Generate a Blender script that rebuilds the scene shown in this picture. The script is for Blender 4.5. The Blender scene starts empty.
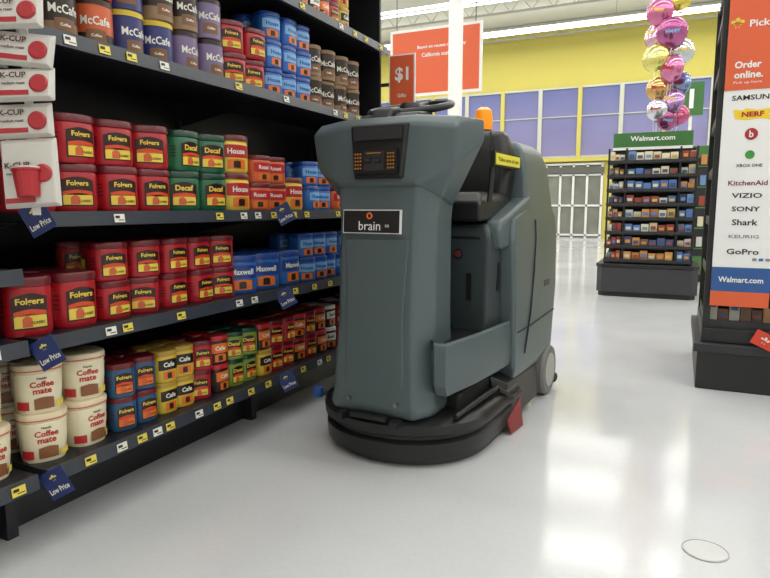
import bpy, bmesh, math, random
from mathutils import Vector, Matrix
random.seed(4)
sc = bpy.context.scene
try:
    sc.view_settings.view_transform = 'Standard'
    sc.view_settings.look = 'None'
except Exception as e:
    print(e)

# ---------------------------------------------------------------- materials
def lin(c):
    return tuple(((v/255)/12.92 if v/255 <= 0.04045 else ((v/255+0.055)/1.055)**2.4) for v in c)
MATS = {}
def mat(name, col, rough=0.5, metal=0.0, var=0.08, scale=12.0, emit=0.0, coat=0.0, bump=0.0):
    if name in MATS: return MATS[name]
    m = bpy.data.materials.new(name); m.use_nodes = True
    nt = m.node_tree; b = nt.nodes['Principled BSDF']
    c = lin(col)
    tc = nt.nodes.new('ShaderNodeTexCoord')
    nz = nt.nodes.new('ShaderNodeTexNoise'); nz.inputs['Scale'].default_value = scale; nz.inputs['Detail'].default_value = 4
    nt.links.new(tc.outputs['Object'], nz.inputs['Vector'])
    mx = nt.nodes.new('ShaderNodeMix'); mx.data_type = 'RGBA'
    mx.inputs[6].default_value = (*[v*(1-var) for v in c], 1)
    mx.inputs[7].default_value = (*[min(1, v*(1+var)) for v in c], 1)
    nt.links.new(nz.outputs['Fac'], mx.inputs[0])
    nt.links.new(mx.outputs[2], b.inputs['Base Color'])
    b.inputs['Roughness'].default_value = rough
    b.inputs['Metallic'].default_value = metal
    if coat: b.inputs['Coat Weight'].default_value = coat; b.inputs['Coat Roughness'].default_value = 0.1
    if emit:
        nt.links.new(mx.outputs[2], b.inputs['Emission Color'])
        b.inputs['Emission Strength'].default_value = emit
    if bump:
        bp = nt.nodes.new('ShaderNodeBump'); bp.inputs['Strength'].default_value = bump; bp.inputs['Distance'].default_value = 0.002
        n2 = nt.nodes.new('ShaderNodeTexNoise'); n2.inputs['Scale'].default_value = 350
        nt.links.new(tc.outputs['Object'], n2.inputs['Vector'])
        nt.links.new(n2.outputs['Fac'], bp.inputs['Height']); nt.links.new(bp.outputs['Normal'], b.inputs['Normal'])
    MATS[name] = m
    return m

# ---------------------------------------------------------------- text
TC = {}
def text_geo(s, bold=0.0):
    k = (s, bold)
    if k in TC: return TC[k]
    cu = bpy.data.curves.new('t', 'FONT'); cu.body = s; cu.align_x = 'CENTER'; cu.align_y = 'CENTER'
    cu.size = 1; cu.offset = bold; cu.resolution_u = 2
    o = bpy.data.objects.new('t', cu); sc.collection.objects.link(o)
    bpy.context.view_layer.update()
    dg = bpy.context.evaluated_depsgraph_get()
    me = bpy.data.meshes.new_from_object(o.evaluated_get(dg))
    vs = [v.co.copy() for v in me.vertices]; fs = [tuple(p.vertices) for p in me.polygons]
    xs = [v.x for v in vs] or [0]; ys = [v.y for v in vs] or [0]
    cx = (max(xs)+min(xs))/2; cy = (max(ys)+min(ys))/2
    w = max(xs)-min(xs); h = max(ys)-min(ys)
    vs = [(v.x-cx, v.y-cy) for v in vs]
    bpy.data.objects.remove(o); bpy.data.curves.remove(cu); bpy.data.meshes.remove(me)
    TC[k] = (vs, fs, w, h)
    return TC[k]

class B:
    def __init__(s): s.bm = bmesh.new(); s.mats = []
    def mi(s, m):
        if m not in s.mats: s.mats.append(m)
        return s.mats.index(m)
    def face(s, pts, m):
        f = s.bm.faces.new([s.bm.verts.new(p) for p in pts]); f.material_index = s.mi(m); return f
    def box(s, c, sz, m, rz=0, M=None, ry=0):
        i = s.mi(m); R = Matrix.Rotation(rz, 3, 'Z') @ Matrix.Rotation(ry, 3, 'Y')
        if M is not None: R = M
        c = Vector(c); vs = []
        for z in (-.5, .5):
            for x, y in ((-.5, -.5), (.5, -.5), (.5, .5), (-.5, .5)):
                vs.append(s.bm.verts.new(c + R @ Vector((x*sz[0], y*sz[1], z*sz[2]))))
        for q in ((3,2,1,0),(4,5,6,7),(0,1,5,4),(1,2,6,5),(2,3,7,6),(3,0,4,7)):
            f = s.bm.faces.new([vs[k] for k in q]); f.material_index = i
    def loft(s, secs, m, cap=True, ms=None):
        i = s.mi(m); R = [[s.bm.verts.new(p) for p in sec] for sec in secs]; n = len(secs[0]); out = []
        for q, (a, b) in enumerate(zip(R, R[1:])):
            ii = s.mi(ms[q]) if ms else i
            for k in range(n):
                f = s.bm.faces.new((a[k], a[(k+1) % n], b[(k+1) % n], b[k])); f.material_index = ii
        if cap:
            f = s.bm.faces.new(list(reversed(R[0]))); f.material_index = i
            f = s.bm.faces.new(R[-1]); f.material_index = s.mi(ms[-1]) if ms else i; out = f
        return out
    def hull(s, pts, m):
        t = bmesh.new()
        for p in pts: t.verts.new(p)
        r = bmesh.ops.convex_hull(t, input=t.verts[:])
        bmesh.ops.delete(t, geom=list({g for g in r['geom_interior']+r['geom_unused'] if isinstance(g, bmesh.types.BMVert)}), context='VERTS')
        bmesh.ops.dissolve_limit(t, angle_limit=math.radians(4), verts=t.verts[:], edges=t.edges[:])
        i = s.mi(m); mp = {v: s.bm.verts.new(v.co) for v in t.verts}
        for f in t.faces:
            nf = s.bm.faces.new([mp[v] for v in f.verts]); nf.material_index = i
        t.free()
    def prism(s, plan, z0, z1, m):
        return s.loft([[(x, y, z0) for x, y in plan], [(x, y, z1) for x, y in plan]], m)
    def lathe(s, prof, m, seg=24, c=(0, 0, 0), n=2.0, ms=None, axis='Z'):
        rings = []
        c = Vector(c)
        for r, z in prof:
            ring = []
            for k in range(seg):
                a = 2*math.pi*k/seg
                q = se(a, n)*r
                p = Vector((q*math.cos(a), q*math.sin(a), z))
                if axis == 'X': p = Vector((p.z, p.x, p.y))
                if axis == 'Y': p = Vector((p.y, p.z, p.x))
                ring.append(s.bm.verts.new(c+p))
            rings.append(ring)
        for j, (a, b) in enumerate(zip(rings, rings[1:])):
            i = s.mi(ms[j] if ms else m)
            for k in range(seg):
                f = s.bm.faces.new((a[k], a[(k+1) % seg], b[(k+1) % seg], b[k])); f.material_index = i
        f = s.bm.faces.new(list(reversed(rings[0]))); f.material_index = s.mi(ms[0] if ms else m)
        f = s.bm.faces.new(rings[-1]); f.material_index = s.mi(ms[-1] if ms else m)
    def patch(s, r, a0, a1, z0, z1, m, n=2.0, k=8, arch=0.0):
        i = s.mi(m); lo = []; hi = []
        for j in range(k+1):
            t = j/k; a = a0+(a1-a0)*t; q = se(a, n)*r
            lo.append(s.bm.verts.new((q*math.cos(a), q*math.sin(a), z0)))
            hi.append(s.bm.verts.new((q*math.cos(a), q*math.sin(a), z1+arch*math.sin(math.pi*t))))
        for j in range(k):
            f = s.bm.faces.new((lo[j], lo[j+1], hi[j+1], hi[j])); f.material_index = i
    def ctext(s, txt, r, z, h, m, n=2.0, a=0.0, bold=0.02, maxw=None):
        vs, fs, w, hh = text_geo(txt, bold); k = h/hh; kx = k
        if maxw: kx = min(k*1.0, maxw/w) if w*k > maxw else k
        i = s.mi(m); V = []
        for x, y in vs:
            an = a + x*kx/r; q = se(an, n)*r
            V.append(s.bm.verts.new((q*math.cos(an), q*math.sin(an), z+y*k)))
        for f in fs:
            try: g = s.bm.faces.new([V[t] for t in f]); g.material_index = i
            except Exception: pass
    def text(s, txt, o, right, up, h, m, w=None, bold=0.0):
        vs, fs, ww, hh = text_geo(txt, bold); k = h/hh; kx = (w/ww) if w else k
        R = Vector(right).normalized(); U = Vector(up).normalized(); o = Vector(o)
        i = s.mi(m); V = [s.bm.verts.new(o+R*x*kx+U*y*k) for x, y in vs]
        for f in fs:
            try: g = s.bm.faces.new([V[t] for t in f]); g.material_index = i
            except Exception: pass
    def tube(s, pts, r, m, seg=8):
        i = s.mi(m); pts = [Vector(p) for p in pts]; rings = []
        for j, p in enumerate(pts):
            d = (pts[min(j+1, len(pts)-1)] - pts[max(j-1, 0)]).normalized()
            u = d.orthogonal().normalized()
            if rings:
                u = (pu - d*pu.dot(d)).normalized()
            pu = u; w = d.cross(u)
            rings.append([s.bm.verts.new(p+u*r*math.cos(2*math.pi*k/seg)+w*r*math.sin(2*math.pi*k/seg)) for k in range(seg)])
        for a, b in zip(rings, rings[1:]):
            for k in range(seg):
                f = s.bm.faces.new((a[k], a[(k+1) % seg], b[(k+1) % seg], b[k])); f.material_index = i
        for rr in (rings[0], rings[-1]):
            f = s.bm.faces.new(rr); f.material_index = i
    def torus(s, c, R, r, m, M=None, seg=40, ms=10):
        i = s.mi(m); M = M or Matrix.Identity(3); c = Vector(c); rings = []
        for j in range(seg):
            a = 2*math.pi*j/seg
            rings.append([s.bm.verts.new(c+M @ Vector(((R+r*math.cos(b))*math.cos(a), (R+r*math.cos(b))*math.sin(a), r*math.sin(b)))) for b in [2*math.pi*k/ms for k in range(ms)]])
        for j in range(seg):
            a = rings[j]; b = rings[(j+1) % seg]
            for k in range(ms):
                f = s.bm.faces.new((a[k], b[k], b[(k+1) % ms], a[(k+1) % ms])); f.material_index = i
    def mesh(s, name, smooth=None, recalc=True):
        if recalc: bmesh.ops.recalc_face_normals(s.bm, faces=s.bm.faces[:])
        me = bpy.data.meshes.new(name); s.bm.to_mesh(me); s.bm.free()
        for m in s.mats: me.materials.append(m)
        if smooth is not None:
            me.shade_smooth()
            if smooth < 180: me.set_sharp_from_angle(angle=math.radians(smooth))
        return me
    def obj(s, name, parent=None, bevel=0, seg=3, smooth=None, loc=None, sub=0):
        me = s.mesh(name, 180 if bevel else smooth)
        o = put(me, name, parent, loc)
        if bevel:
            md = o.modifiers.new('b', 'BEVEL'); md.width = bevel; md.segments = seg; md.limit_method = 'ANGLE'; md.angle_limit = math.radians(22)
            wn = o.modifiers.new('w', 'WEIGHTED_NORMAL'); wn.keep_sharp = False
        if sub:
            md = o.modifiers.new('s', 'SUBSURF'); md.levels = sub; md.render_levels = sub
        return o
def se(a, n):
    if n == 2.0: return 1.0
    return 1.0/((abs(math.cos(a))**n+abs(math.sin(a))**n)**(1/n))
def put(me, name, parent=None, loc=None, rz=0):
    o = bpy.data.objects.new(name, me); sc.collection.objects.link(o)
    if parent: o.parent = parent
    if loc: o.location = loc
    if rz: o.rotation_euler = (0, 0, rz)
    return o
def empty(name, loc=(0, 0, 0), rz=0):
    o = bpy.data.objects.new(name, None); sc.collection.objects.link(o); o.location = loc; o.rotation_euler = (0, 0, rz); o.empty_display_size = .1
    return o

# ---------------------------------------------------------------- room
def floor_mat():
    m = bpy.data.materials.new('polished_floor'); m.use_nodes = True; nt = m.node_tree; b = nt.nodes['Principled BSDF']
    tc = nt.nodes.new('ShaderNodeTexCoord')
    n1 = nt.nodes.new('ShaderNodeTexNoise'); n1.inputs['Scale'].default_value = .9; n1.inputs['Detail'].default_value = 6
    n2 = nt.nodes.new('ShaderNodeTexNoise'); n2.inputs['Scale'].default_value = 60; n2.inputs['Detail'].default_value = 3
    r1 = nt.nodes.new('ShaderNodeValToRGB'); r1.color_ramp.elements[0].position = .35; r1.color_ramp.elements[1].position = .7
    r1.color_ramp.elements[0].color = (*lin((198, 199, 202)), 1); r1.color_ramp.elements[1].color = (*lin((212, 213, 215)), 1)
    mx = nt.nodes.new('ShaderNodeMix'); mx.data_type = 'RGBA'; mx.blend_type = 'MULTIPLY'; mx.inputs[0].default_value = .10
    for n in (n1, n2): nt.links.new(tc.outputs['Object'], n.inputs['Vector'])
    nt.links.new(n1.outputs['Fac'], r1.inputs['Fac']); nt.links.new(r1.outputs['Color'], mx.inputs[6]); nt.links.new(n2.outputs['Fac'], mx.inputs[7])
    nt.links.new(mx.outputs[2], b.inputs['Base Color'])
    rr = nt.nodes.new('ShaderNodeMapRange'); rr.inputs['To Min'].default_value = .08; rr.inputs['To Max'].default_value = .19
    nt.links.new(n1.outputs['Fac'], rr.inputs['Value']); nt.links.new(rr.outputs['Result'], b.inputs['Roughness'])
    b.inputs['IOR'].default_value = 1.65
    bp = nt.nodes.new('ShaderNodeBump'); bp.inputs['Strength'].default_value = .05; bp.inputs['Distance'].default_value = .01
    n3 = nt.nodes.new('ShaderNodeTexNoise'); n3.inputs['Scale'].default_value = 5
    nt.links.new(tc.outputs['Object'], n3.inputs['Vector'])
    nt.links.new(n3.outputs['Fac'], bp.inputs['Height']); nt.links.new(bp.outputs['Normal'], b.inputs['Normal'])
    return m
yellow = mat('yellow_wall_paint', (200, 188, 92), .7, var=.04, scale=1)
cream = mat('cream_wall_paint', (212, 212, 200), .7, var=.04, scale=1)
ceilm = mat('ceiling_deck', (206, 206, 196), .8, var=.06, scale=2)
white = mat('white_paint', (225, 225, 222), .4)
black = mat('black_plastic', (22, 22, 24), .45)
dark = mat('dark_metal', (38, 38, 42), .5)
XL, XR, YF, YB, ZC = -16, 12, -7, 21.6, 6.9
def simple(name, c, sz, m):
    b = B(); b.box(c, sz, m); return b.obj(name)
b = B(); b.box(((XL+XR)/2, (YF+YB)/2, -.05), (XR-XL, YB-YF, .1), floor_mat()); b.obj('floor')
simple('ceiling', ((XL+XR)/2, (YF+YB)/2, ZC+.05), (XR-XL, YB-YF, .1), ceilm)
simple('wall_left', (XL-.1, (YF+YB)/2, ZC/2), (.2, YB-YF, ZC), cream)
simple('wall_right', (XR+.1, (YF+YB)/2, ZC/2), (.2, YB-YF, ZC), cream)
simple('wall_front', ((XL+XR)/2, YF-.1, ZC/2), (XR-XL, .2, ZC), cream)
simple('wall_back', ((XL+XR)/2, YB+.1, ZC/2), (XR-XL, .2, ZC), yellow)
# windows band
def window_glass():
    m = bpy.data.materials.new('dusk_window_glass'); m.use_nodes = True; nt = m.node_tree; b = nt.nodes['Principled BSDF']
    tc = nt.nodes.new('ShaderNodeTexCoord'); sp = nt.nodes.new('ShaderNodeSeparateXYZ'); nt.links.new(tc.outputs['Object'], sp.inputs[0])
    mr = nt.nodes.new('ShaderNodeMapRange'); mr.inputs['From Min'].default_value = 2.6; mr.inputs['From Max'].default_value = 4.9
    nt.links.new(sp.outputs['Z'], mr.inputs['Value'])
    r = nt.nodes.new('ShaderNodeValToRGB'); r.color_ramp.elements[0].color = (*lin((130, 124, 160)), 1); r.color_ramp.elements[1].color = (*lin((76, 84, 138)), 1)
    nt.links.new(mr.outputs[0], r.inputs[0]); nt.links.new(r.outputs[0], b.inputs['Base Color']); nt.links.new(r.outputs[0], b.inputs['Emission Color'])
    b.inputs['Emission Strength'].default_value = .18; b.inputs['Roughness'].default_value = .15  # dusk glow from outside painted into opaque panes, with slight emission
    return m
glass = window_glass()
glass2 = mat('door_glass', (118, 120, 110), .35, var=.5, scale=1.6, emit=.06)  # faint emission added to brighten the door panes
frame = mat('window_frame', (190, 190, 174), .4)
wx0, wx1 = -13.4, 3.2
b = B()
b.box(((wx0+wx1)/2, YB-.03, 3.75), (wx1-wx0, .04, 2.2), glass)
n = 13
for k in range(n+1):
    x = wx0+(wx1-wx0)*k/n
    b.box((x, YB-.07, 3.75), (.13, .12, 2.3), frame if k % 2 else yellow)
for z in (2.65, 4.87): b.box(((wx0+wx1)/2, YB-.06, z), (wx1-wx0, .09, .06), frame)
b.box(((wx0+wx1)/2, YB-.06, 3.95), (wx1-wx0, .07, .03), frame)
b.obj('window_1')
simple('trim_1', ((XL+XR)/2, YB-.12, 2.55), (XR-XL, .16, .12), yellow)
# doors
b = B()
b.box((-3.3, YB-.03, 1.2), (1.85, .04, 2.4), glass2)
for x in (-4.2, -3.72, -3.3, -2.86, -2.4): b.box((x, YB-.07, 1.2), (.07, .1, 2.4), white)
for z in (.08, 1.05, 2.05, 2.4): b.box((-3.3, YB-.07, z), (1.9, .1, .06), white)
b.box((-3.3, YB-.11, 2.2), (1.9, .14, .2), mat('door_header', (90, 90, 84), .5))
b.obj('door_1')
b = B()
b.box((-6.0, YB-.03, 1.2), (1.5, .04, 2.4), glass2)
for x in (-6.7, -6.0, -5.3): b.box((x, YB-.07, 1.2), (.07, .1, 2.4), white)
for z in (.08, 1.05, 2.4): b.box((-6.0, YB-.07, z), (1.5, .1, .06), white)
b.obj('door_2')
# ceiling joists
b = B(); jm = mat('joist_paint', (172, 172, 162), .6)
for k in range(10):
    y = -5+k*2.9
    b.box((-2, y, ZC-.05), (27.8, .1, .05), jm); b.box((-2, y, ZC-.42), (27.8, .08, .05), jm)
    for j in range(46):
        x = -15.5+j*.6
        b.tube([(x, y, ZC-.42), (x+.3, y, ZC-.05), (x+.6, y, ZC-.42)], .012, jm, 4)
b.obj('ceiling_joists')
# light strips
tubem = mat('fluorescent_tube', (255, 254, 248), .4, emit=6)
e = empty('ceiling_light_fixtures')
b = B()
ys = [-4, -.6, 2.8, 6.2, 9.6, 13.0, 16.4, 19.6]
for y in ys:
    b.box((-2, y, 6.32), (26, .26, .05), white)
    b.box((-2, y, 6.36), (26, .12, .06), white)
    for x in (-14, -8, -2, 4, 10): b.tube([(x, y, 6.38), (x, y, 6.88)], .01, jm, 5)
    for s_ in (-1, 1): b.tube([(-14.9, y+s_*.165, 6.30), (10.9, y+s_*.165, 6.30)], .035, tubem, 8)
b.obj('fixture_housing', e)
for y in ys:
    l = bpy.data.lights.new('strip', 'AREA'); l.shape = 'RECTANGLE'; l.size = 25.6; l.size_y = .18; l.energy = 345; l.color = (1.0, .99, .965)
    o = bpy.data.objects.new('tube_light', l); sc.collection.objects.link(o); o.parent = e; o.location = (-2, y, 6.28)
w = bpy.data.worlds.new('w'); sc.world = w; w.use_nodes = True
w.node_tree.nodes['Background'].inputs[0].default_value = (.25, .28, .5, 1); w.node_tree.nodes['Background'].inputs[1].default_value = .4
# column
b = B(); b.prism([(.14*math.cos(a)*1.0, .14*math.sin(a)) for a in [math.pi*2*k/20 for k in range(20)]], 0, ZC, white)
b.prism([(.17*math.cos(a), .17*math.sin(a)) for a in [math.pi*2*k/20 for k in range(20)]], 0, 1.1, mat('bollard_yellow', (220, 190, 50), .5))
b.obj('support_column', loc=(-4.17, 12, 0), smooth=40)
# floor cover ring
b = B(); b.torus((0, 0, .0), .062, .0012, mat('drain_ring', (176, 172, 168), .4), seg=48, ms=6)
b.lathe([(.056, 0), (.058, .0012)], mat('drain_cap', (203, 203, 203), .15), 40)
b.obj('floor_drain_cover', loc=(.118, 1.94, .001), smooth=60)

# hanging orange sign
orange = mat('orange_sign', (214, 92, 52), .5, var=.03)
signw = mat('sign_white', (230, 230, 230), .5, var=.02)
b = B()
b.box((0, 0, 0), (2.1, .03, 1.42), signw); b.box((0, -.005, 0), (1.98, .035, 1.30), orange)
b.text('Based on recent reviews by', (.15, -.03, .30), (1, 0, 0), (0, 0, 1), .085, signw, w=1.1, bold=.02)
b.text('California customers', (.15, -.03, .14), (1, 0, 0), (0, 0, 1), .085, signw, w=.9, bold=.02)
for x in (-.9, .9): b.tube([(x, 0, .70), (x, 0, 2.7)], .01, dark, 5)
b.obj('hanging_store_sign', loc=(-4.98, 13.0, 4.12))

# ---------------------------------------------------------------- gondola shelf
SX = -1.63
gm = mat('shelf_metal', (27, 28, 34), .4); gl = mat('price_channel', (50, 54, 64), .35)
gondola = empty('store_shelving')
levels = [.24, .63, .985, 1.495, 1.93, 2.36]
b = B()
for (y0, y1, lv) in ((1.13, 3.45, levels), (-.1, 1.10, [.24, .63, .83, 1.4, 1.93, 2.36])):
    for k, z in enumerate(lv):
        dpt = .55 if k == 0 else .45
        b.box((SX-dpt/2, (y0+y1)/2, z-.012), (dpt, y1-y0, .024), gm)
        b.box((SX+.006, (y0+y1)/2, z-.02), (.012, y1-y0, .044), gl, ry=math.radians(-8))
b.box((SX-.56, 1.7, 1.25), (.03, 3.6, 2.5), gm)          # back panel
b.box((SX-.22, 1.7, .105), (.03, 3.55, .21), gm)           # kick plate
for y in (-.1, 1.115, 2.3, 3.46):
    b.box((SX-.54, y, 1.25), (.05, .04, 2.5), gm); b.box((SX-.35, y, .1), (.4, .035, .2), gm)
    for z in levels: b.hull([(SX-.02, y-.003, z-.03), (SX-.02, y+.003, z-.03), (SX-.52, y-.003, z-.03), (SX-.52, y+.003, z-.03), (SX-.52, y-.003, z-.12), (SX-.52, y+.003, z-.12)], gm)
b.box((SX-.30, 3.475, 1.25), (.5, .02, 2.5), gm)           # end panel
b.obj('shelf_frame', gondola)
# price tags
tw = mat('tag_white', (225, 223, 212), .5, var=.02); ty = mat('tag_yellow', (222, 202, 84), .5, var=.02); tb = mat('tag_ink', (30, 30, 30), .5)
b = B()
for k, z in enumerate(levels[:5]):
    y = .2
    while y < 3.4:
        m = random.choice([tw, ty, ty]) if k else random.choice([ty, ty, tw])
        w_ = .04
        if random.random() < (.85 if k == 0 else .4):
            b.box((SX+.015, y, z-.02), (.002, w_, .026), m, ry=math.radians(-8))
            b.box((SX+.0165, y-.008, z-.016), (.001, .016, .008), tb, ry=math.radians(-8))
            b.box((SX+.0165, y+.006, z-.026), (.001, .022, .003), tb, ry=math.radians(-8))
        y += random.uniform(.06, .16)
b.obj('price_tags', gondola)
# low price flags
blue = mat('flag_blue', (24, 40, 96), .45, var=.03)
b = B()
R30 = math.radians(28)
for y in (1.13, 2.3):
    for z in (.975, .60, .215):
        c = Vector((SX+.045, y, z-.005)); M = Matrix.Rotation(math.radians(25), 3, 'Z') @ Matrix.Rotation(-R30, 3, 'Y')
        b.box(c, (.075, .002, .085), blue, M=M)
        r = M @ Vector((1, 0, 0)); u = M @ Vector((0, 0, 1)); nn = M @ Vector((0, -1, 0))
        b.text('Low Price', c+nn*.002-u*.018, r, u, .017, tw, w=.062, bold=.02)
        b.text('*', c+nn*.002+u*.016, r, u, .026, ty, bold=.05)
b.obj('low_price_flags', gondola)

# ---------------------------------------------------------------- canisters
def C(n_, c, r=.32, **k): return mat(n_, c, r, var=.06, **k)
redb = C('can_red', (168, 24, 36)); redl = C('can_red_lid', (98, 16, 28)); grnb = C('can_green', (26, 96, 64)); grnl = C('can_green_lid', (16, 56, 42))
blub = C('can_blue', (42, 98, 178)); blul = C('can_blue_lid', (30, 66, 140)); yelb = C('can_yellow', (206, 178, 60)); yell = C('can_gold_lid', (170, 136, 54))
mar = C('label_maroon', (44, 14, 18)); lyel = C('label_yellow', (226, 196, 76)); lora = C('label_orange', (222, 112, 40)); inkk = C('label_ink', (30, 20, 18)); lwh = C('label_white', (228, 226, 218))
brn = C('can_brown', (44, 30, 26)); tan = C('lid_tan', (140, 112, 84)); crm = C('tub_cream', (230, 220, 190)); crml = C('tub_lid', (222, 206, 174)); lred = C('label_red', (180, 36, 44))
pur = C('can_lilac', (120, 104, 140)); oran = C('can_orange', (200, 92, 54)); lblu = C('label_lightblue', (120, 170, 220)); lim = C('can_lime', (118, 144, 52)); blk = C('can_black', (28, 26, 28))
lmtn = C('label_mountain', (206, 70, 36))
def can(name, r, h, body, lid, n=3.2, style='fol', lab=lyel, txt='Folgers', tm=None, topband=None):
    b = B()
    if style == 'tub':
        prof = [(r*.86, 0), (r*.88, .03*h), (r*.97, .45*h), (r, .80*h), (r*.97, .82*h), (r*1.03, .84*h), (r*1.04, .96*h), (r, .99*h), (r*.93, h)]
    elif style == 'mc':
        prof = [(r*.96, 0), (r, .02*h), (r, .30*h), (r, .82*h), (r, .86*h), (r*1.03, .87*h), (r*1.03, .97*h), (r*.97, h), (r*.9, h)]
    else:
        prof = [(r*.92, 0), (r*.97, .03*h), (r, .09*h), (r, .78*h), (r*.96, .83*h), (r*1.03, .84*h), (r*1.03, .96*h), (r*.99, .99*h), (r*.9, h)]
    ms = [body]*5+[lid]*3
    if style == 'mc': ms = [lab, lab, body, body, body, lid, lid, lid] if topband else [body]*5+[lid]*3
    b.lathe(prof, body, 28, n=n, ms=ms)
    R1 = r*1.012; R2 = r*1.02; R3 = r*1.03
    if style == 'fol':
        b.patch(R1, -.62, .62, .12*h, .66*h, mar, n=n, arch=.07*h)
        b.patch(R2, -.56, .56, .15*h, .34*h, lab, n=n, arch=.05*h)
        b.patch(R2, -.56, .56, .35*h, .42*h, lmtn, n=n, arch=.04*h)
        b.patch(R2+.0004, -.30, .05, .16*h, .30*h, oran, n=n, arch=.05*h)
        b.ctext(txt, R2+.0005, .58*h, .14*h, tm or lyel, n=n, maxw=r*1.1, bold=.03)
        b.ctext('CLASSIC', R3, .23*h, .05*h, inkk, n=n, a=.25, maxw=r*.5, bold=.03)
        b.patch(R1, 1.5, 2.6, .15*h, .7*h, lwh, n=n)
        b.patch(R1, -2.5, -1.35, .15*h, .66*h, C('can_side_label', (110, 40, 34)), n=n)
        b.patch(R2, -2.25, -1.6, .3*h, .56*h, lab, n=n)
        for zz in (.34, .42, .50, .58): b.patch(R1, -1.15, -.85, zz*h, (zz+.03)*h, lid, n=n, k=3); b.patch(R1, .85, 1.15, zz*h, (zz+.03)*h, lid, n=n, k=3)
    elif style == 'yel':
        b.patch(R1, -.8, .8, .40*h, .72*h, lab, n=n, arch=.02*h)
        b.patch(R2, -.5, .5, .10*h, .34*h, lora, n=n, arch=.03*h)
        b.patch(R2+.0004, -.2, .2, .13*h, .3*h, brn, n=n, arch=.02*h)
        b.ctext(txt, R2, .57*h, .15*h, tm or lwh, n=n, maxw=r*1.2, bold=.03)
    elif style == 'mc':
        b.ctext(txt, R2, .55*h, .18*h, tm or lwh, n=n, maxw=r*1.5, bold=.02)
        b.patch(R1, -.5, .5, .12*h, .36*h, mat('mc_tint', (120, 80, 50), .4), n=n, arch=.02*h)
        b.ctext('Coffee', R2, .25*h, .06*h, lwh, n=n, maxw=r*.9, bold=.03)
    elif style == 'tub':
        b.ctext("Nestle", R1, .72*h, .05*h, inkk, n=n, maxw=r*.6, bold=.02)
        b.ctext('Coffee', R1*.995, .60*h, .12*h, lred, n=n, maxw=r*1.1, bold=.03)
        b.ctext('mate', R1*.985, .46*h, .11*h, lred, n=n, maxw=r*.8, bold=.03)
        b.patch(R1*.965, -.35, .45, .09*h, .30*h, C('cup_brown', (130, 80, 48)), n=n, arch=.03*h)
        b.patch(r*1.045, -3.13, 3.13, .86*h, .89*h, C('lid_band', (190, 100, 84)), n=n, k=24)
        b.patch(R1*.955, .55, 1.1, .09*h, .22*h, ty, n=n)
        b.patch(R1*.955, -1.1, -.55, .09*h, .26*h, lred, n=n)
        b.patch(R1*.99, -2.4, -1.5, .3*h, .72*h, lwh, n=n)
    return b.mesh(name, 35)
P = {}
def reg(k, grp, r, h, *a, **kw):
    P[k] = (can(k, r, h, *a, **kw), r, h, grp)
reg('RL', 'r', .072, .148, redb, redl)
reg('RX', 'r', .071, .172, redb, redl)
reg('RM', 'r', .064, .128, redb, redl)
reg('RS', 'r', .046, .118, redb, redl)
reg('GL', 'g', .072, .148, grnb, grnl, txt='Decaf')
reg('GS', 'g', .046, .118, lim, grnl, txt='Decaf')
reg('YL', 'y', .080, .156, lyel, redl, n=2.2, style='yel', lab=lred, txt='House')
reg('YS', 'y', .046, .118, yelb, yell, style='yel', lab=inkk, txt='Cafe')
reg('OL', 'o', .060, .12, oran, redl, style='yel', lab=lred, txt='Roast')
reg('BL', 'b', .078, .165, blub, blul, style='yel', lab=blul, txt='Maxwell')
reg('BM', 'b', .055, .12, blub, blul, style='yel', lab=lblu, txt='House', tm=blul)
reg('BS', 'b', .046, .118, C('can_tealblue', (40, 84, 122)), redl, style='fol', lab=lora)
reg('KS', 'd', .046, .118, brn, lred, style='yel', lab=lora, txt='Cafe')
reg('KW', 'd', .046, .118, blk, lwh, style='yel', lab=lwh, txt='Bold', tm=inkk)
reg('MG', 'd', .062, .15, blk, yelb, n=2.0, style='mc', lab=yelb, txt='McCafe', topband=1)
reg('MK', 'd', .062, .15, brn, tan, n=2.0, style='mc', lab=tan, txt='McCafe', topband=1)
reg('MO', 'd', .062, .15, oran, brn, n=2.0, style='mc', lab=brn, txt='McCafe', topband=1)
reg('MP', 'd', .062, .15, pur, brn, n=2.0, style='mc', lab=brn, txt='McCafe')
reg('MB', 'd', .062, .15, C('can_indigo', (48, 54, 110)), yelb, n=2.0, style='mc', lab=yelb, txt='McCafe')
reg('MR', 'd', .062, .15, brn, redl, n=2.0, style='mc', lab=lred, txt='McCafe', topband=1)
reg('TB', 't', .068, .15, crm, crml, n=2.6, style='tub')
grp = [None]
def place(k, y, z, row=0, st=1, xoff=0.035):
    me, r, h, g = P[k]
    for s_ in range(st):
        for d in range(row+1):
            jit = random.uniform(-.005, .005)
            put(me, 'canister', grp[0], (SX-xoff-random.uniform(0, .012)-r*1.03-d*(2*r*1.08), y+jit, z+s_*(h+.0005)), math.radians(random.uniform(-34, 2)))
def rowf(name, y, z, items, row=1):
    grp[0] = empty(name)
    for it in items:
        k, st = it[0], it[1]
        r = P[k][1]
        p = 2*r*1.07
        k2 = it[2] if len(it) > 2 else None
        if k2:
            place(k, y+p/2, z, row, 1)
            me, r_, h, g = P[k]; place(k2, y+p/2, z+h+.001, row, 1)
        else: place(k, y+p/2, z, row, st)
        y += p
    return y
z0, z1, z2, z3, z4, z5 = levels
CN = 'coffee_canisters'
rowf(CN, 1.13, z2, [('RL', 2)]*4+[('GL', 2)]*2+[('YL', 2)]*1+[('OL', 2)]*2+[('YL', 1), ('BM', 2), ('BM', 2), ('OL', 2), ('BM', 2), ('BM', 2), ('RM', 2)])
rowf(CN, 1.10, z1, [('RX', 1)]*2+[('RM', 2)]*5+[('BL', 1)]*3+[('BM', 2)]*6)
yy = rowf('coffee_creamer_tubs', 1.13, z0, [('TB', 2)]*2)
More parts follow.
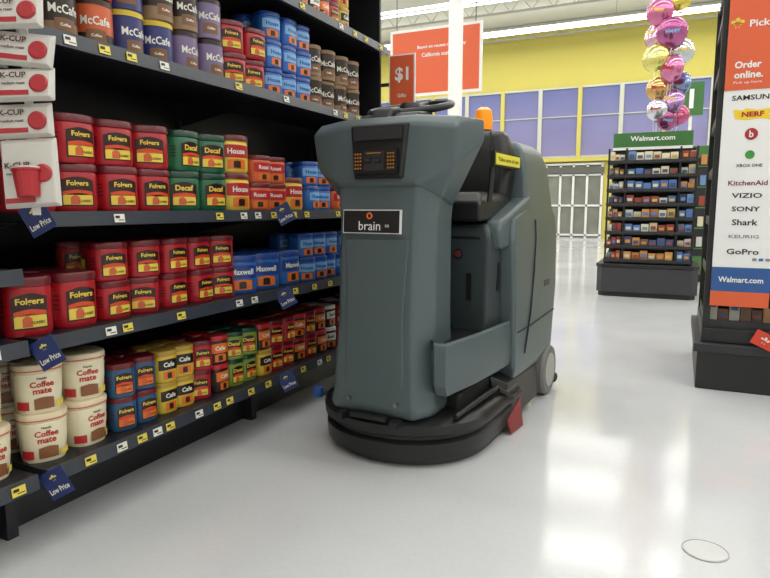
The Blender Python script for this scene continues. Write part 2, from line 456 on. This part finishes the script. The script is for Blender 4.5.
rowf(CN, yy+.01, z0, [('BS', 2)]*2+[('YS', 2)]*2+[('RS', 2)]*1+[('KS', 2), ('GS', 2), ('GS', 2), ('YS', 1, 'KS')]+[('RS', 2), ('RS', 2), ('KS', 2), ('RS', 2)]+[('KS', 2), ('KW', 2), ('RS', 2), ('KW', 2), ('BS', 2), ('KW', 2)])
rowf(CN, 1.14, z3, [('MG', 2)]+[('MK', 2)]*1+[('MO', 1, 'MR')]+[('MB', 2), ('MB', 1, 'MK')]+[('MP', 1, 'MK'), ('MP', 2)]+[('RM', 2)]*2+[('BM', 3)]*3+[('MK', 2)]*4)
rowf(CN, 1.14, z4, [('MK', 1)]*5+[('KS', 2), ('RS', 2), ('KW', 2), ('YS', 2), ('KS', 2), ('BS', 2), ('RS', 2), ('YS', 2), ('KS', 2), ('KW', 2), ('KS', 2), ('RS', 2), ('YS', 2)])
rowf(CN, 1.14, z5, [('RM', 1)]*14)
rowf('coffee_creamer_tubs', .36, z0, [('TB', 2)]*5)
rowf(CN, .3, 1.4, [('MK', 2)]*5)
bx = B()
cols = [lblu, lwh, brn, yelb, tan, lwh, lblu, brn]
y = .12
for k in range(8):
    b_ = cols[k]
    bx.box((SX-.11, y+.055, .83+.085), (.14, .105, .17), b_)
    bx.box((SX-.038, y+.055, .83+.10), (.003, .09, .05), random.choice([lyel, lora, lwh]))
    bx.box((SX-.037, y+.055, .83+.04), (.003, .06, .04), random.choice([brn, blub]))
    bx.box((SX-.11, y+.055, .63+.085), (.14, .105, .165), cols[(k+3) % 8])
    bx.box((SX-.038, y+.055, .63+.06), (.003, .07, .06), random.choice([lwh, tan]))
    y += .118
bx.obj('coffee_boxes', bevel=.002, seg=1)
# clip strip with hanging packets
cs = empty('clip_strip')
b = B(); b.box((0, 0, 0), (.02, .002, .78), lwh)
b.box((-.05, .0, .39), (.12, .004, .01), gm)
b.obj('strip', cs, loc=(0, 0.012, 0))
kr = C('pod_red', (166, 36, 46)); kd = C('pod_dark', (70, 26, 30)); pkw = mat('packet_paper', (196, 192, 186), .4, var=.04)
zz = .38
for k in range(8):
    h = .085 if k < 7 else .17
    M = Matrix.Rotation(math.radians(-9+random.uniform(-5, 5)), 3, 'X') @ Matrix.Rotation(math.radians(random.uniform(-9, 9)), 3, 'Y')
    top = kd if k < 1 else pkw
    x0 = random.uniform(-.008, .012)
    b = B()
    b.hull([M @ Vector(p) for p in ((-.068, 0, -h/2), (.068, 0, -h/2), (-.068, 0, h/2), (.068, 0, h/2), (-.060, -.016, -h/2+.008), (.060, -.016, -h/2+.008), (-.060, -.012, h/2-.014), (.060, -.012, h/2-.014), (0, -.020, -.01), (.06, -.016, -.01), (-.06, -.016, -.01))], top)
    b.obj('packet', cs, bevel=.003, seg=2, loc=(x0, -.010*(k % 2), zz-h/2))
    b = B()
    b.lathe([(.001, -.003), (.018, -.003), (.022, .0), (.022, .003)], kr, 20, c=(.036, -.020, -.004), axis='Y')
    b.box((-.022, -.0175, -h/2+.018), (.07, .002, .012), kr)
    if k == 7:
        b.lathe([(.026, .0), (.032, .06), (.035, .062), (.035, .066)], kr, 20, c=(.0, -.02, -.06)); b.lathe([(.033, .0), (.033, .004)], pkw, 20, c=(0, -.02, .007))
    b.text('K-CUP', (-.022, -.0205, .018), (1, 0, 0), (0, 0, 1), .014, kd, w=.06, bold=.03)
    b.text('medium roast', (-.022, -.0205, -.002), (1, 0, 0), (0, 0, 1), .007, kd, w=.055, bold=.03)
    for v in b.bm.verts: v.co = M @ v.co
    b.obj('packet_print', cs, loc=(x0, -.010*(k % 2), zz-h/2))
    zz -= h*.98
cs.location = (-1.455, 1.03, 1.37); cs.rotation_euler = (0, 0, math.radians(28))

# $1 sign
b = B(); b.box((0, 0, 0), (.17, .012, .34), signw); b.box((0, -.002, 0), (.155, .012, .325), orange)
b.text('$1', (0, -.0095, .05), (1, 0, 0), (0, 0, 1), .09, signw, bold=.03); b.text('Gifts', (0, -.0095, -.07), (1, 0, 0), (0, 0, 1), .022, signw, bold=.02)
b.box((-.11, 0, 0), (.06, .01, .02), dark)
b.obj('price_sign', loc=(-1.57, 3.55, 1.74))

# ---------------------------------------------------------------- floor scrubber
fs = empty('floor_scrubber', (-1.045, 2.08, 0), math.radians(-4))
gry = mat('scrubber_grey', (76, 89, 92), .38, var=.06, scale=5, bump=.2)
gryd = mat('scrubber_grey_dark', (52, 61, 64), .45, var=.06, bump=.2)
rub = mat('black_rubber', (20, 20, 22), .42, var=.1); vin = mat('black_vinyl', (24, 24, 26), .38, var=.1)
bolt = mat('bolt_steel', (150, 150, 150), .3, metal=1)
seamm = mat('seam_dark', (26, 30, 31), .7)  # dark joint lines on the body panels
def sec(z, fw, fy, mw, my, bw, by): return [(-fw, fy, z), (fw, fy, z), (mw, my, z), (bw, by, z), (-bw, by, z), (-mw, my, z)]
b = B()
b.loft([sec(.195, .175, .012, .215, .09, .21, .30), sec(.225, .19, -.005, .232, .085, .22, .30), sec(.27, .178, .0, .222, .09, .21, .30), sec(.6, .163, .025, .213, .115, .20, .30), sec(.95, .165, .045, .212, .13, .19, .32), sec(1.14, .175, .045, .235, .14, .2, .34)], gry)
b.obj('front_column', fs, bevel=.016)
b = B()
b.loft([[(-.125, .002, .29), (.135, .002, .29), (.135, .05, .29), (-.125, .05, .29)], [(-.12, .016, .6), (.125, .016, .6), (.125, .06, .6), (-.12, .06, .6)], [(-.135, .035, .88), (.14, .035, .88), (.14, .08, .88), (-.135, .08, .88)]], gry)
b.obj('front_panel', fs, bevel=.005)
b = B()
pts = []
for s_ in (-1, 1):
    pts += [(s_*.165, .03, 1.08), (s_*.165, .035, 1.30), (s_*.15, .07, 1.335), (s_*.30, .085, 1.15), (s_*.31, .07, 1.285), (s_*.30, .11, 1.325),
            (s_*.345, .26, 1.25), (s_*.34, .27, 1.325), (s_*.225, .14, 1.03), (s_*.20, .3, 1.0), (s_*.16, .32, 1.345)]
b.hull(pts, gry)
b.obj('console_head', fs, bevel=.014)
# sensor bay
b = B()
b.loft([[(-.095, .04, 1.10), (.125, .04, 1.10), (.145, .04, 1.308), (-.11, .04, 1.308)], [(-.085, .019, 1.108), (.115, .019, 1.108), (.135, .022, 1.30), (-.10, .022, 1.30)]], black)
b.obj('sensor_bay', fs, bevel=.008)
b = B()
amb = mat('sensor_amber', (176, 116, 36), .35, emit=.06)
b.box((.015, .010, 1.168), (.18, .022, .092), rub); b.box((.015, .0, 1.168), (.085, .012, .07), dark)
for x in (-.066, -.055, -.044, .073, .084, .095):
    for z in (1.142, 1.155, 1.168, 1.181, 1.194): b.box((x, -.002, z), (.005, .004, .006), amb)
for x in (-.006, .036):
    b.box((x, -.006, 1.172), (.026, .006, .02), black); b.lathe([(.007, -.012), (.007, .004)], mat('lens_dark', (60, 62, 66), .1), 16, c=(x, .0, 1.172), axis='Y')
b.box((.015, -.007, 1.196), (.06, .003, .003), amb)
b.box((.02, .015, 1.268), (.20, .012, .045), dark)
b.obj('sensor_unit', fs, smooth=35)
# plaque
b = B()
R3 = Matrix.Rotation(math.radians(-3), 3, 'X')
b.box((-.015, .032, .945), (.25, .014, .090), signw, M=R3); b.box((-.015, .0295, .945), (.243, .014, .083), black, M=R3)
b.text('brain', (-.02, .0205, .93), (1, 0, 0), (0, .05, 1), .034, signw, bold=.0); b.text('OS', (.056, .0205, .93), (1, 0, 0), (0, .05, 1), .010, signw)
b.torus((-.02, .021, .967), .010, .003, mat('logo_orange', (226, 110, 40), .4), M=Matrix.Rotation(math.pi/2, 3, 'X'), seg=20)
b.obj('name_plaque', fs)
# bolts
b = B()
for x, z, y in ((-.10, .255, -.008), (.11, .255, -.008)): b.lathe([(.009, -.004), (.009, .008)], bolt, 12, c=(x, y, z), axis='Y')
b.lathe([(.013, -.004), (.013, .006)], rub, 14, c=(.255, .065, 1.24), axis='Y'); b.lathe([(.013, -.004), (.013, .006)], rub, 14, c=(-.255, .065, 1.24), axis='Y')
b.obj('bolts', fs, smooth=30)
def skirt(hw, fy, dep, back, off=0):
    pl = [(hw, back), (hw, fy+dep)]
    for k in range(1, 24):
        t = math.pi*k/24; pl.append((hw*math.cos(t), fy+dep-dep*(math.sin(t)**.85)))
    pl += [(-hw, fy+dep), (-hw, back)]
    return pl
b = B()
b.loft([[(x, y, z) for x, y in skirt(hw, fy, .38, .72)] for hw, fy, z in ((.345, .02, .025), (.358, -.015, .04), (.36, -.02, .10), (.345, .0, .112), (.345, .0, .125), (.365, -.025, .138), (.368, -.028, .175), (.35, .0, .195), (.32, .04, .20))], rub)
b.obj('brush_deck_skirt', fs, smooth=50)
b = B()
b.loft([[(x, y, z) for x, y in skirt(hw, fy, .36, .70)] for hw, fy, z in ((.335, .03, .003), (.335, .03, .03))], mat('squeegee_grey', (60, 60, 62), .5))
b.obj('skirt_blade', fs, smooth=50)
b = B()
for s_ in (-1, 1):
    b.box((s_*.12, -.03, .19), (.03, .05, .03), rub); b.tube([(s_*.30, .12, .205), (s_*.33, .3, .23), (s_*.335, .5, .23)], .012, rub)
b.box((0, -.02, .20), (.16, .03, .02), rub)
b.obj('deck_brackets', fs, bevel=.004)
b = B(); b.box((0, .72, .17), (.56, 1.0, .2), rub); b.obj('chassis', fs, bevel=.02)
b = B(); b.lathe([(.022, 0), (.025, .005), (.025, .04), (.02, .045)], C('roller_blue', (40, 80, 150)), 20, c=(-.375, .17, .17)); b.obj('guide_roller', fs, smooth=40)
def fender(name, pl, z0_, z1_):
    b = B()
    cx = sum(p[0] for p in pl)/len(pl); cy = sum(p[1] for p in pl)/len(pl)
    S = lambda k, z: [(cx+(x-cx)*k, cy+(y-cy)*k, z) for x, y in pl]
    S2 = lambda z, q=.018: [(x-(q if x > cx else -q), y-(q if y > cy else -q), z) for x, y in pl]
    b.loft([S(.90, z0_), S(.985, z0_+.04), S(1, z1_-.008), S2(z1_, .005), S2(z1_, .014), S2(z1_-.03, .017)], gry, ms=[gry, gry, gry, gry, rub])
    return b.obj(name, fs, bevel=.004)
fender('step_fender_right', [(.11, .22), (.245, .04), (.29, .045), (.325, .30), (.345, .68), (.11, .68)], .295, .50)
fender('step_fender_left', [(-.13, .34), (-.13, .66), (-.345, .66), (-.33, .40), (-.26, .34)], .295, .50)
# seat base / body
b = B()
pts = []
for s_ in (-1, 1):
    pts += [(s_*.27, .50, .25), (s_*.28, .50, .50), (s_*.295, .48, .88), (s_*.27, .50, .93), (s_*.31, .8, .93), (s_*.31, .8, .25)]
b.hull(pts, gryd); b.obj('seat_base', fs, bevel=.02)
b = B()
def rs(z, hw, y0, y1, ch=.10):
    return [(-hw, y0, z), (hw, y0, z), (hw, y1-ch, z), (hw-ch, y1, z), (-(hw-ch), y1, z), (-hw, y1-ch, z)]
b.loft([rs(.20, .335, .70, 1.34), rs(.27, .358, .66, 1.40), rs(.60, .365, .62, 1.43), rs(.85, .36, .60, 1.43), rs(.95, .35, .64, 1.43), rs(.99, .335, .86, 1.42), rs(1.2, .31, .89, 1.38), rs(1.27, .29, .91, 1.34), rs(1.31, .25, .94, 1.30)], gry)
b.obj('recovery_tank', fs, bevel=.018)
b = B()
b.hull([(x, y, z) for x in (-.17, .17) for y, z in ((1.0, 1.305), (1.26, 1.305), (1.03, 1.33), (1.22, 1.33))], gryd)
b.obj('tank_lid', fs, bevel=.01)
b = B()
for s_ in (-1, 1):
    b.hull([(s_*.25, .52, .82), (s_*.335, .53, .82), (s_*.25, .50, .90), (s_*.33, .505, .90), (s_*.345, .92, .84), (s_*.25, .92, .84), (s_*.335, .92, 1.06), (s_*.25, .92, 1.06), (s_*.33, .64, .965), (s_*.25, .64, .965), (s_*.325, .53, .94), (s_*.25, .53, .94)], gry)
b.obj('hip_shrouds', fs, bevel=.018)
b = B()
for s_ in (-1, 1):
    b.tube([(s_*.361, .80, .32), (s_*.366, .86, .5), (s_*.366, .90, .7), (s_*.361, .93, .85), (s_*.353, .94, .94)], .0045, seamm, 6)
    b.tube([(s_*.361, .68, .44), (s_*.363, .85, .44), (s_*.363, 1.30, .46)], .0045, seamm, 6)
    b.box((s_*.362, 1.14, .62), (.008, .10, .03), rub)
    b.lathe([(.012, -.004), (.012, .004)], rub, 12, c=(s_*.36, .74, .56), axis='X')
b.obj('panel_seams', fs)
b = B()
b.box((.2, .492, .66), (.022, .02, .12), rub); b.box((.295, .58, .70), (.02, .03, .12), rub)
b.lathe([(.012, -.02), (.012, .02)], mat('plug_red', (130, 40, 36), .4), 16, c=(.15, .49, .80), axis='Y')
b.torus((.15, .487, .80), .020, .006, rub, M=Matrix.Rotation(math.pi/2, 3, 'X'), seg=20)
b.box((0, .485, .87), (.5, .012, .012), rub)
b.obj('latch_and_plug', fs, smooth=40)
# seat
b = B()
b.hull([(sx*.265, y, z) for sx in (-1, 1) for y, z in ((.44, .94), (.44, 1.02), (.84, .94), (.84, 1.05))]+[(sx*.235, y, 1.065) for sx in (-1, 1) for y in (.50, .84)], vin)
b.obj('seat_cushion', fs, bevel=.03, seg=4)
b = B()
b.hull([(sx*hw, y, z) for sx in (-1, 1) for hw, y, z in ((.25, .74, 1.0), (.25, .88, .98), (.275, .77, 1.2), (.275, .9, 1.2), (.235, .81, 1.355), (.225, .90, 1.355))], vin)
b.obj('seat_back', fs, bevel=.035, seg=5)
b = B()
b.tube([(0, .775, 1.08), (0, .79, 1.33)], .006, rub); 
for s_ in (-1, 1): b.tube([(s_*.19, .735, 1.05), (s_*.2, .76, 1.2), (s_*.17, .80, 1.345)], .005, rub)
b.obj('seat_piping', fs, smooth=60)
b = B()
b.box((.293, .66, 1.20), (.02, .34, .062), rub); b.box((.305, .66, 1.20), (.004, .32, .046), mat('label_bright_yellow', (220, 210, 60), .5))
b.text('Take care of me', (.3075, .66, 1.20), (0, 1, 0), (0, 0, 1), .018, inkk, w=.27, bold=.02)
b.tube([(.285, .52, 1.2), (.28, .5, 1.02)], .012, rub)
b.obj('caution_label', fs)
# steering
b = B()
M = Matrix.Rotation(math.radians(14), 3, 'X')
c = Vector((-.02, .36, 1.405))
b.torus(c, .168, .015, rub, M=M)
for a in (90, 210, 330):
    d = M @ Vector((math.cos(math.radians(a)), math.sin(math.radians(a)), 0))
    b.tube([c, c+d*.16], .013, rub)
b.lathe([(.045, -.03), (.05, 0), (.04, .02)], rub, 20, c=c)
b.tube([c, (-.02, .28, 1.2)], .04, rub, 12)
b.obj('steering_wheel', fs, smooth=50)
b = B()
b.hull([(x, y, z) for x in (-.14, .12) for y, z in ((.12, 1.325), (.3, 1.34), (.16, 1.36), (.28, 1.375))], rub)
b.hull([(x, y, z) for x in (-.07, .02) for y, z in ((.10, 1.33), (.2, 1.34), (.13, 1.375), (.2, 1.39))], rub)
b.obj('dashboard', fs, bevel=.012)
# beacon
b = B()
b.lathe([(.05, 1.28), (.05, 1.375), (.042, 1.38)], rub, 24, c=(.06, 1.0, 0)); b.lathe([(.042, 1.38), (.044, 1.44), (.038, 1.475), (.018, 1.49)], mat('beacon_amber', (235, 140, 20), .2, emit=.4), 24, c=(.06, 1.0, 0))
b.obj('warning_beacon', fs, smooth=40)
# wheels
tyre = mat('tyre_grey', (112, 112, 110), .6); hubm = mat('hub_light', (160, 158, 152), .4)
b = B()
for s_ in (-1, 1):
    x = s_*.33
    b.lathe([(.10, -.035), (.125, -.035), (.135, -.022), (.135, .022), (.125, .035), (.10, .035)], tyre, 32, c=(x, 1.26, .135), axis='X')
    b.lathe([(.03, -.04), (.09, -.038), (.09, .038), (.03, .04)], hubm, 24, c=(x, 1.26, .135), axis='X')
b.obj('rear_wheels', fs, smooth=35)
b = B(); b.lathe([(.08, -.04), (.12, -.035), (.12, .035), (.08, .04)], rub, 28, c=(0, .3, .12), axis='X'); b.obj('drive_wheel', fs, smooth=35)
# side squeegee
sqr = mat('squeegee_red', (132, 40, 38), .45)
b = B()
b.hull([(.375, .56, .006), (.385, .56, .006), (.385, .70, .006), (.395, .70, .006), (.365, .54, .07), (.375, .54, .07), (.37, .69, .14), (.38, .69, .14)], sqr)
b.obj('side_squeegee', fs, bevel=.004)
b = B(); b.hull([(.28, .55, .04), (.355, .55, .04), (.28, 1.08, .04), (.35, 1.08, .04), (.28, .55, .26), (.35, .6, .22), (.28, 1.08, .22), (.34, 1.08, .2)], rub)
b.tube([(.34, .50, .22), (.375, .58, .17), (.375, .70, .16)], .012, rub); b.obj('squeegee_guard', fs, bevel=.01)
b = B(); b.tube([(-.34, 1.42, .05), (-.2, 1.50, .05), (.2, 1.50, .05), (.35, 1.42, .05)], .03, rub); b.box((0, 1.42, .1), (.3, .2, .06), rub); b.obj('rear_squeegee', fs)

# ---------------------------------------------------------------- snack rack
sr = empty('snack_display_rack', (-.32, 7.75, 0))
b = B()
oc = lambda w_, d_, c_: [(-w_+c_, -d_), (w_-c_, -d_), (w_, -d_+c_), (w_, d_-c_), (w_-c_, d_), (-w_+c_, d_), (-w_, d_-c_), (-w_, -d_+c_)]
b.prism(oc(.50, .36, .06), 0, .05, black); b.prism(oc(.52, .38, .06), .05, .33, mat('rack_base', (50, 50, 54), .5)); b.prism(oc(.53, .39, .06), .33, .37, black)
b.obj('rack_base', sr, bevel=.006)
b = B()
b.box((0, 0, 1.0), (.86, .04, 1.3), black)
for x in (-.44, -.26, .28, .44):
    for y in (-.33, .33): b.box((x, y, 1.0), (.02, .02, 1.28), black)
tz = [.40+.155*k for k in range(8)]
for z in tz:
    b.box((0, -.18, z-.01), (.88, .33, .012), black); b.box((0, -.35, z+.01), (.88, .01, .03), dark)
    b.box((0, .18, z-.01), (.88, .33, .012), black); b.box((-.45, 0, z+.01), (.01, .66, .03), dark); b.box((.45, 0, z+.01), (.01, .66, .03), dark)
b.obj('rack_frame', sr)
b = B()
sc_ = [C('snk%d' % i, c) for i, c in enumerate([(84, 120, 176), (196, 196, 186), (200, 140, 80), (150, 70, 60), (110, 140, 184), (215, 205, 175), (70, 80, 120), (200, 176, 110), (120, 92, 74)])]
for j, z in enumerate(tz):
    for x0, x1, w_ in ((-.43, -.27, .05), (-.25, .27, .085), (.29, .44, .07)):
        x = x0
        m = random.choice(sc_)
        while x < x1-.02:
            if random.random() < .4: m = random.choice(sc_)
            hh = random.uniform(.08, .125)
            b.box((x+w_/2, -.29+random.uniform(-.01, .02), z+hh/2), (w_*.9, .06, hh), m); b.box((x+w_/2, -.325, z+hh*.55), (w_*.6, .008, hh*.3), random.choice(sc_))
            x += w_
    for s_ in (-1, 1):
        for k in range(7):
            hh = random.uniform(.08, .125)
            b.box((s_*.40, -.22+k*.08, z+hh/2), (.05, .07, hh), random.choice(sc_))
    for k in range(8):
        hh = random.uniform(.07, .11)
        b.box((-.38+k*.105, .28, z+hh/2), (.09, .05, hh), random.choice(sc_))
b.obj('snack_packets', sr)
b = B()
gsn = mat('sign_green', (52, 104, 48), .5)
b.box((-.02, -.05, 1.745), (.82, .03, .17), gsn); b.box((-.02, -.07, 1.655), (.82, .012, .03), signw)
b.text('Walmart.com', (-.02, -.068, 1.765), (1, 0, 0), (0, 0, 1), .055, signw, w=.46, bold=.02)
b.obj('rack_topper', sr)

# ---------------------------------------------------------------- balloons
bb = empty('balloon_bunch', (-.32, 8.45, 0))
cols = [(200, 110, 150), (214, 200, 90), (216, 170, 190), (170, 90, 140), (196, 204, 210), (222, 212, 120), (205, 120, 160), (130, 150, 190), (200, 160, 100), (170, 130, 180), (205, 205, 215), (190, 90, 130), (200, 110, 150), (150, 80, 120), (210, 190, 200)]
pos = [(-.05, 0, 3.32, .17), (.14, .1, 3.48, .17), (-.10, .1, 3.08, .16), (.10, -.1, 3.04, .18), (.22, .05, 2.85, .15), (-.07, -.05, 2.78, .17), (.12, -.12, 2.62, .17), (.23, 0, 2.46, .14), (-.02, .0, 2.42, .15), (.14, -.05, 2.26, .16), (-.02, -.1, 2.16, .13), (.22, .1, 2.12, .13), (.02, .1, 3.7, .18), (.10, -.08, 2.03, .12), (.02, .12, 2.9, .15)]
for (x, y, z, r), c_ in zip(pos, cols):
    b = B(); m = mat('foil_%d%d%d' % c_, c_, .16, metal=.75, var=.4, scale=9, coat=.4)
    prof = [(.002, -.42*r), (.25*r, -.41*r), (.5*r, -.36*r), (.72*r, -.28*r), (.88*r, -.17*r), (.96*r, -.07*r), (1.0*r, 0), (.96*r, .07*r), (.88*r, .17*r), (.72*r, .28*r), (.5*r, .36*r), (.25*r, .41*r), (.002, .42*r)]
    b.lathe(prof, m, 40, axis='Y')
    for v in b.bm.verts:
        a = math.atan2(v.co.x, v.co.z); rr = math.hypot(v.co.x, v.co.z)/r; q = 1-.03*max(0, rr-.6)/.4*(1+math.cos(20*a)); v.co.x *= q; v.co.z *= q
    b.hull([(-.02, 0, -1.12*r), (.02, 0, -1.12*r), (0, -.01, -.95*r), (0, .01, -.95*r)], m)
    m2 = random.choice([lyel, lwh, kr, lblu])
    b.text(random.choice(['Love', 'Happy', 'Mom', 'Best']), (0, -.43*r, .1*r), (1, 0, 0), (0, 0, 1), .3*r, m2, w=.9*r, bold=.04)
    o = b.obj('balloon', bb, smooth=80, loc=(x, y, z)); o.rotation_euler = (random.uniform(-.3, .3), random.uniform(-.3, .3), random.uniform(-.8, .8))
    b = B(); b.tube([(x, y, z-r), (x*.5, y*.5, 1.7), (0, 0, .1)], .0025, lwh, 4); b.obj('string', bb)
b = B(); b.lathe([(.06, 0), (.08, .03), (.06, .1), (.02, .12)], kr, 16); b.obj('balloon_weight', bb, smooth=40)

# ---------------------------------------------------------------- lane marker and green stand beyond
b = B()
b.box((0, 0, 1.4), (.06, .06, 2.8), white); b.box((0, -.04, 3.05), (.42, .05, .62), gsn); b.text('1', (0, -.07, 3.05), (1, 0, 0), (0, 0, 1), .36, signw, bold=.03)
b.box((0, 0, .03), (.4, .4, .06), dark)
b.obj('checkout_lane_sign', loc=(.05, 13.6, 0))
gst = empty('green_cooler_display', (.28, 9.6, 0))
b = B()
g2 = mat('cooler_green', (70, 120, 60), .5)
b.box((0, 0, .9), (.5, .6, 1.8), g2); b.box((0, -.305, 1.0), (.42, .01, 1.3), dark); b.box((0, 0, .05), (.52, .62, .1), black)
for k in range(5):
    b.box((0, -.31, .45+k*.27), (.42, .02, .02), g2)
    for j in range(4): b.box((-.15+j*.1, -.315, .54+k*.27), (.07, .02, .13), random.choice(sc_))
b.obj('cooler_body', gst, bevel=.006)

# ---------------------------------------------------------------- endcap tower on right
et = empty('magazine_display_tower', (0, 0, 0))
b = B()
b.box((.68, 4.25, .11), (1.12, .95, .22), black); b.box((.68, 4.25, .235), (1.16, .99, .05), dark); b.box((.66, 4.24, .30), (1.05, .88, .08), black)
b.obj('tower_base', et, bevel=.006)
b = B()
for x in (.155, .60, 1.15):
    for y in (3.83, 4.65): b.box((x, y, 1.25), (.035, .035, 1.95), black)
b.box((.65, 4.2, 1.25), (.95, .05, 1.9), dark)
for z in (.34, .62, .9, 1.18, 1.46, 1.74, 2.02, 2.2):
    b.box((.65, 4.22, z), (1.0, .82, .015), black); b.box((.65, 3.825, z+.02), (1.0, .01, .05), dark); b.box((.15, 4.24, z+.02), (.008, .82, .05), dark)
b.obj('tower_frame', et)
b = B()
mc = [C('mag%d' % i, c) for i, c in enumerate([(120, 60, 50), (170, 150, 130), (100, 66, 50), (60, 74, 110), (150, 110, 70), (80, 40, 40), (170, 170, 165)])]
for z in (.35, .63, .91, 1.19, 1.47, 1.75):
    for k in range(18):
        hh = random.uniform(.08, .2)
        b.box((.185+k*.054, 3.87, z+hh/2+.01), (.05, .02, hh), random.choice(mc), M=Matrix.Rotation(math.radians(-8), 3, 'X'))
        b.box((.185+k*.054, 3.852, z+hh*.7), (.035, .004, .02), random.choice(mc), M=Matrix.Rotation(math.radians(-8), 3, 'X'))
    for k in range(6):
        b.box((.18, 3.93+k*.12, z+.10), (.02, .105, .19), random.choice(mc))
b.obj('magazines', et)
b = B()
yb = 3.79
b.box((.303, yb, 1.43), (.275, .02, 1.92), signw)
b.box((.303, yb-.003, 1.995), (.275, .02, .79), orange)
b.box((.303, yb-.003, .615), (.275, .02, .13), mat('sign_blue', (40, 84, 146), .5)); b.box((.303, yb-.003, .51), (.275, .02, .08), orange)
X1 = (1, 0, 0); Z1 = (0, 0, 1); yt = yb-.0145
b.text('Pickup', (.33, yt, 1.92), X1, Z1, .045, signw, w=.14, bold=.02); b.text('*', (.205, yt, 1.925), X1, Z1, .07, lyel, bold=.06)
b.text('Order', (.265, yt, 1.725), X1, Z1, .036, signw, w=.12, bold=.03); b.text('online.', (.27, yt, 1.675), X1, Z1, .036, signw, w=.13, bold=.03); b.text('Pick up here.', (.27, yt, 1.635), X1, Z1, .016, signw, w=.13)
yt = yb-.0115
sil = mat('ink_grey', (130, 130, 132), .5)
for t, z, h, w_, m in (('SAMSUNG', 1.56, .026, .20, inkk), ('b', 1.375, .035, .02, signw), ('XBOX ONE', 1.215, .016, .12, inkk), ('KitchenAid', 1.125, .026, .18, mat('ink_maroon', (120, 30, 36), .5)), ('VIZIO', 1.06, .026, .14, inkk), ('SONY', .99, .026, .13, inkk), ('Shark', .92, .032, .12, inkk), ('KEURIG', .845, .018, .14, sil), ('GoPro', .765, .03, .15, inkk)):
    b.text(t, (.303, yt-.003 if t == 'b' else yt, z), X1, Z1, h, m, w=w_, bold=.02)
nf = [(-.08, -.02), (-.03, -.028), (.03, -.022), (.085, -.03), (.07, .0), (.085, .026), (.02, .02), (-.03, .03), (-.05, .02), (-.09, .028)]
b.face([(.303+x, yt, 1.475+z) for x, z in nf], mat('nerf_yellow', (236, 200, 30), .5)); b.text('NERF', (.303, yt-.001, 1.475), X1, Z1, .026, kr, w=.1, bold=.04)
b.lathe([(.03, 0), (.03, .002)], kr, 24, c=(.303, yt-.001, 1.375), axis='Y'); b.lathe([(.022, 0), (.022, .002)], C('xbox_green', (60, 140, 60)), 24, c=(.303, yt-.001, 1.27), axis='Y')
b.text('Walmart.com', (.303, yb-.0145, .615), X1, Z1, .03, signw, w=.21, bold=.02)
for k, m in enumerate((sil, blub, sil)): b.box((.36+k*.03, yt, .725), (.02, .002, .014), m)
b.obj('sign_board', et)
b = B()
M = Matrix.Rotation(math.radians(25), 3, 'Y')
b.box((.44, 3.74, .30), (.13, .004, .08), C('tag_redorange', (206, 60, 36)), M=M); b.text('*', (.43, 3.735, .30), M @ Vector(X1), M @ Vector(Z1), .05, lwh, bold=.03)
b.obj('red_tag', et)

# ---------------------------------------------------------------- camera
cam = bpy.data.cameras.new('camera'); cam.sensor_width = 36; cam.lens = 28.99
co = bpy.data.objects.new('camera', cam); sc.collection.objects.link(co)
co.location = (0, 0, 1.0); co.rotation_euler = (math.radians(90-7.53), 0, math.radians(25.4))
sc.camera = co
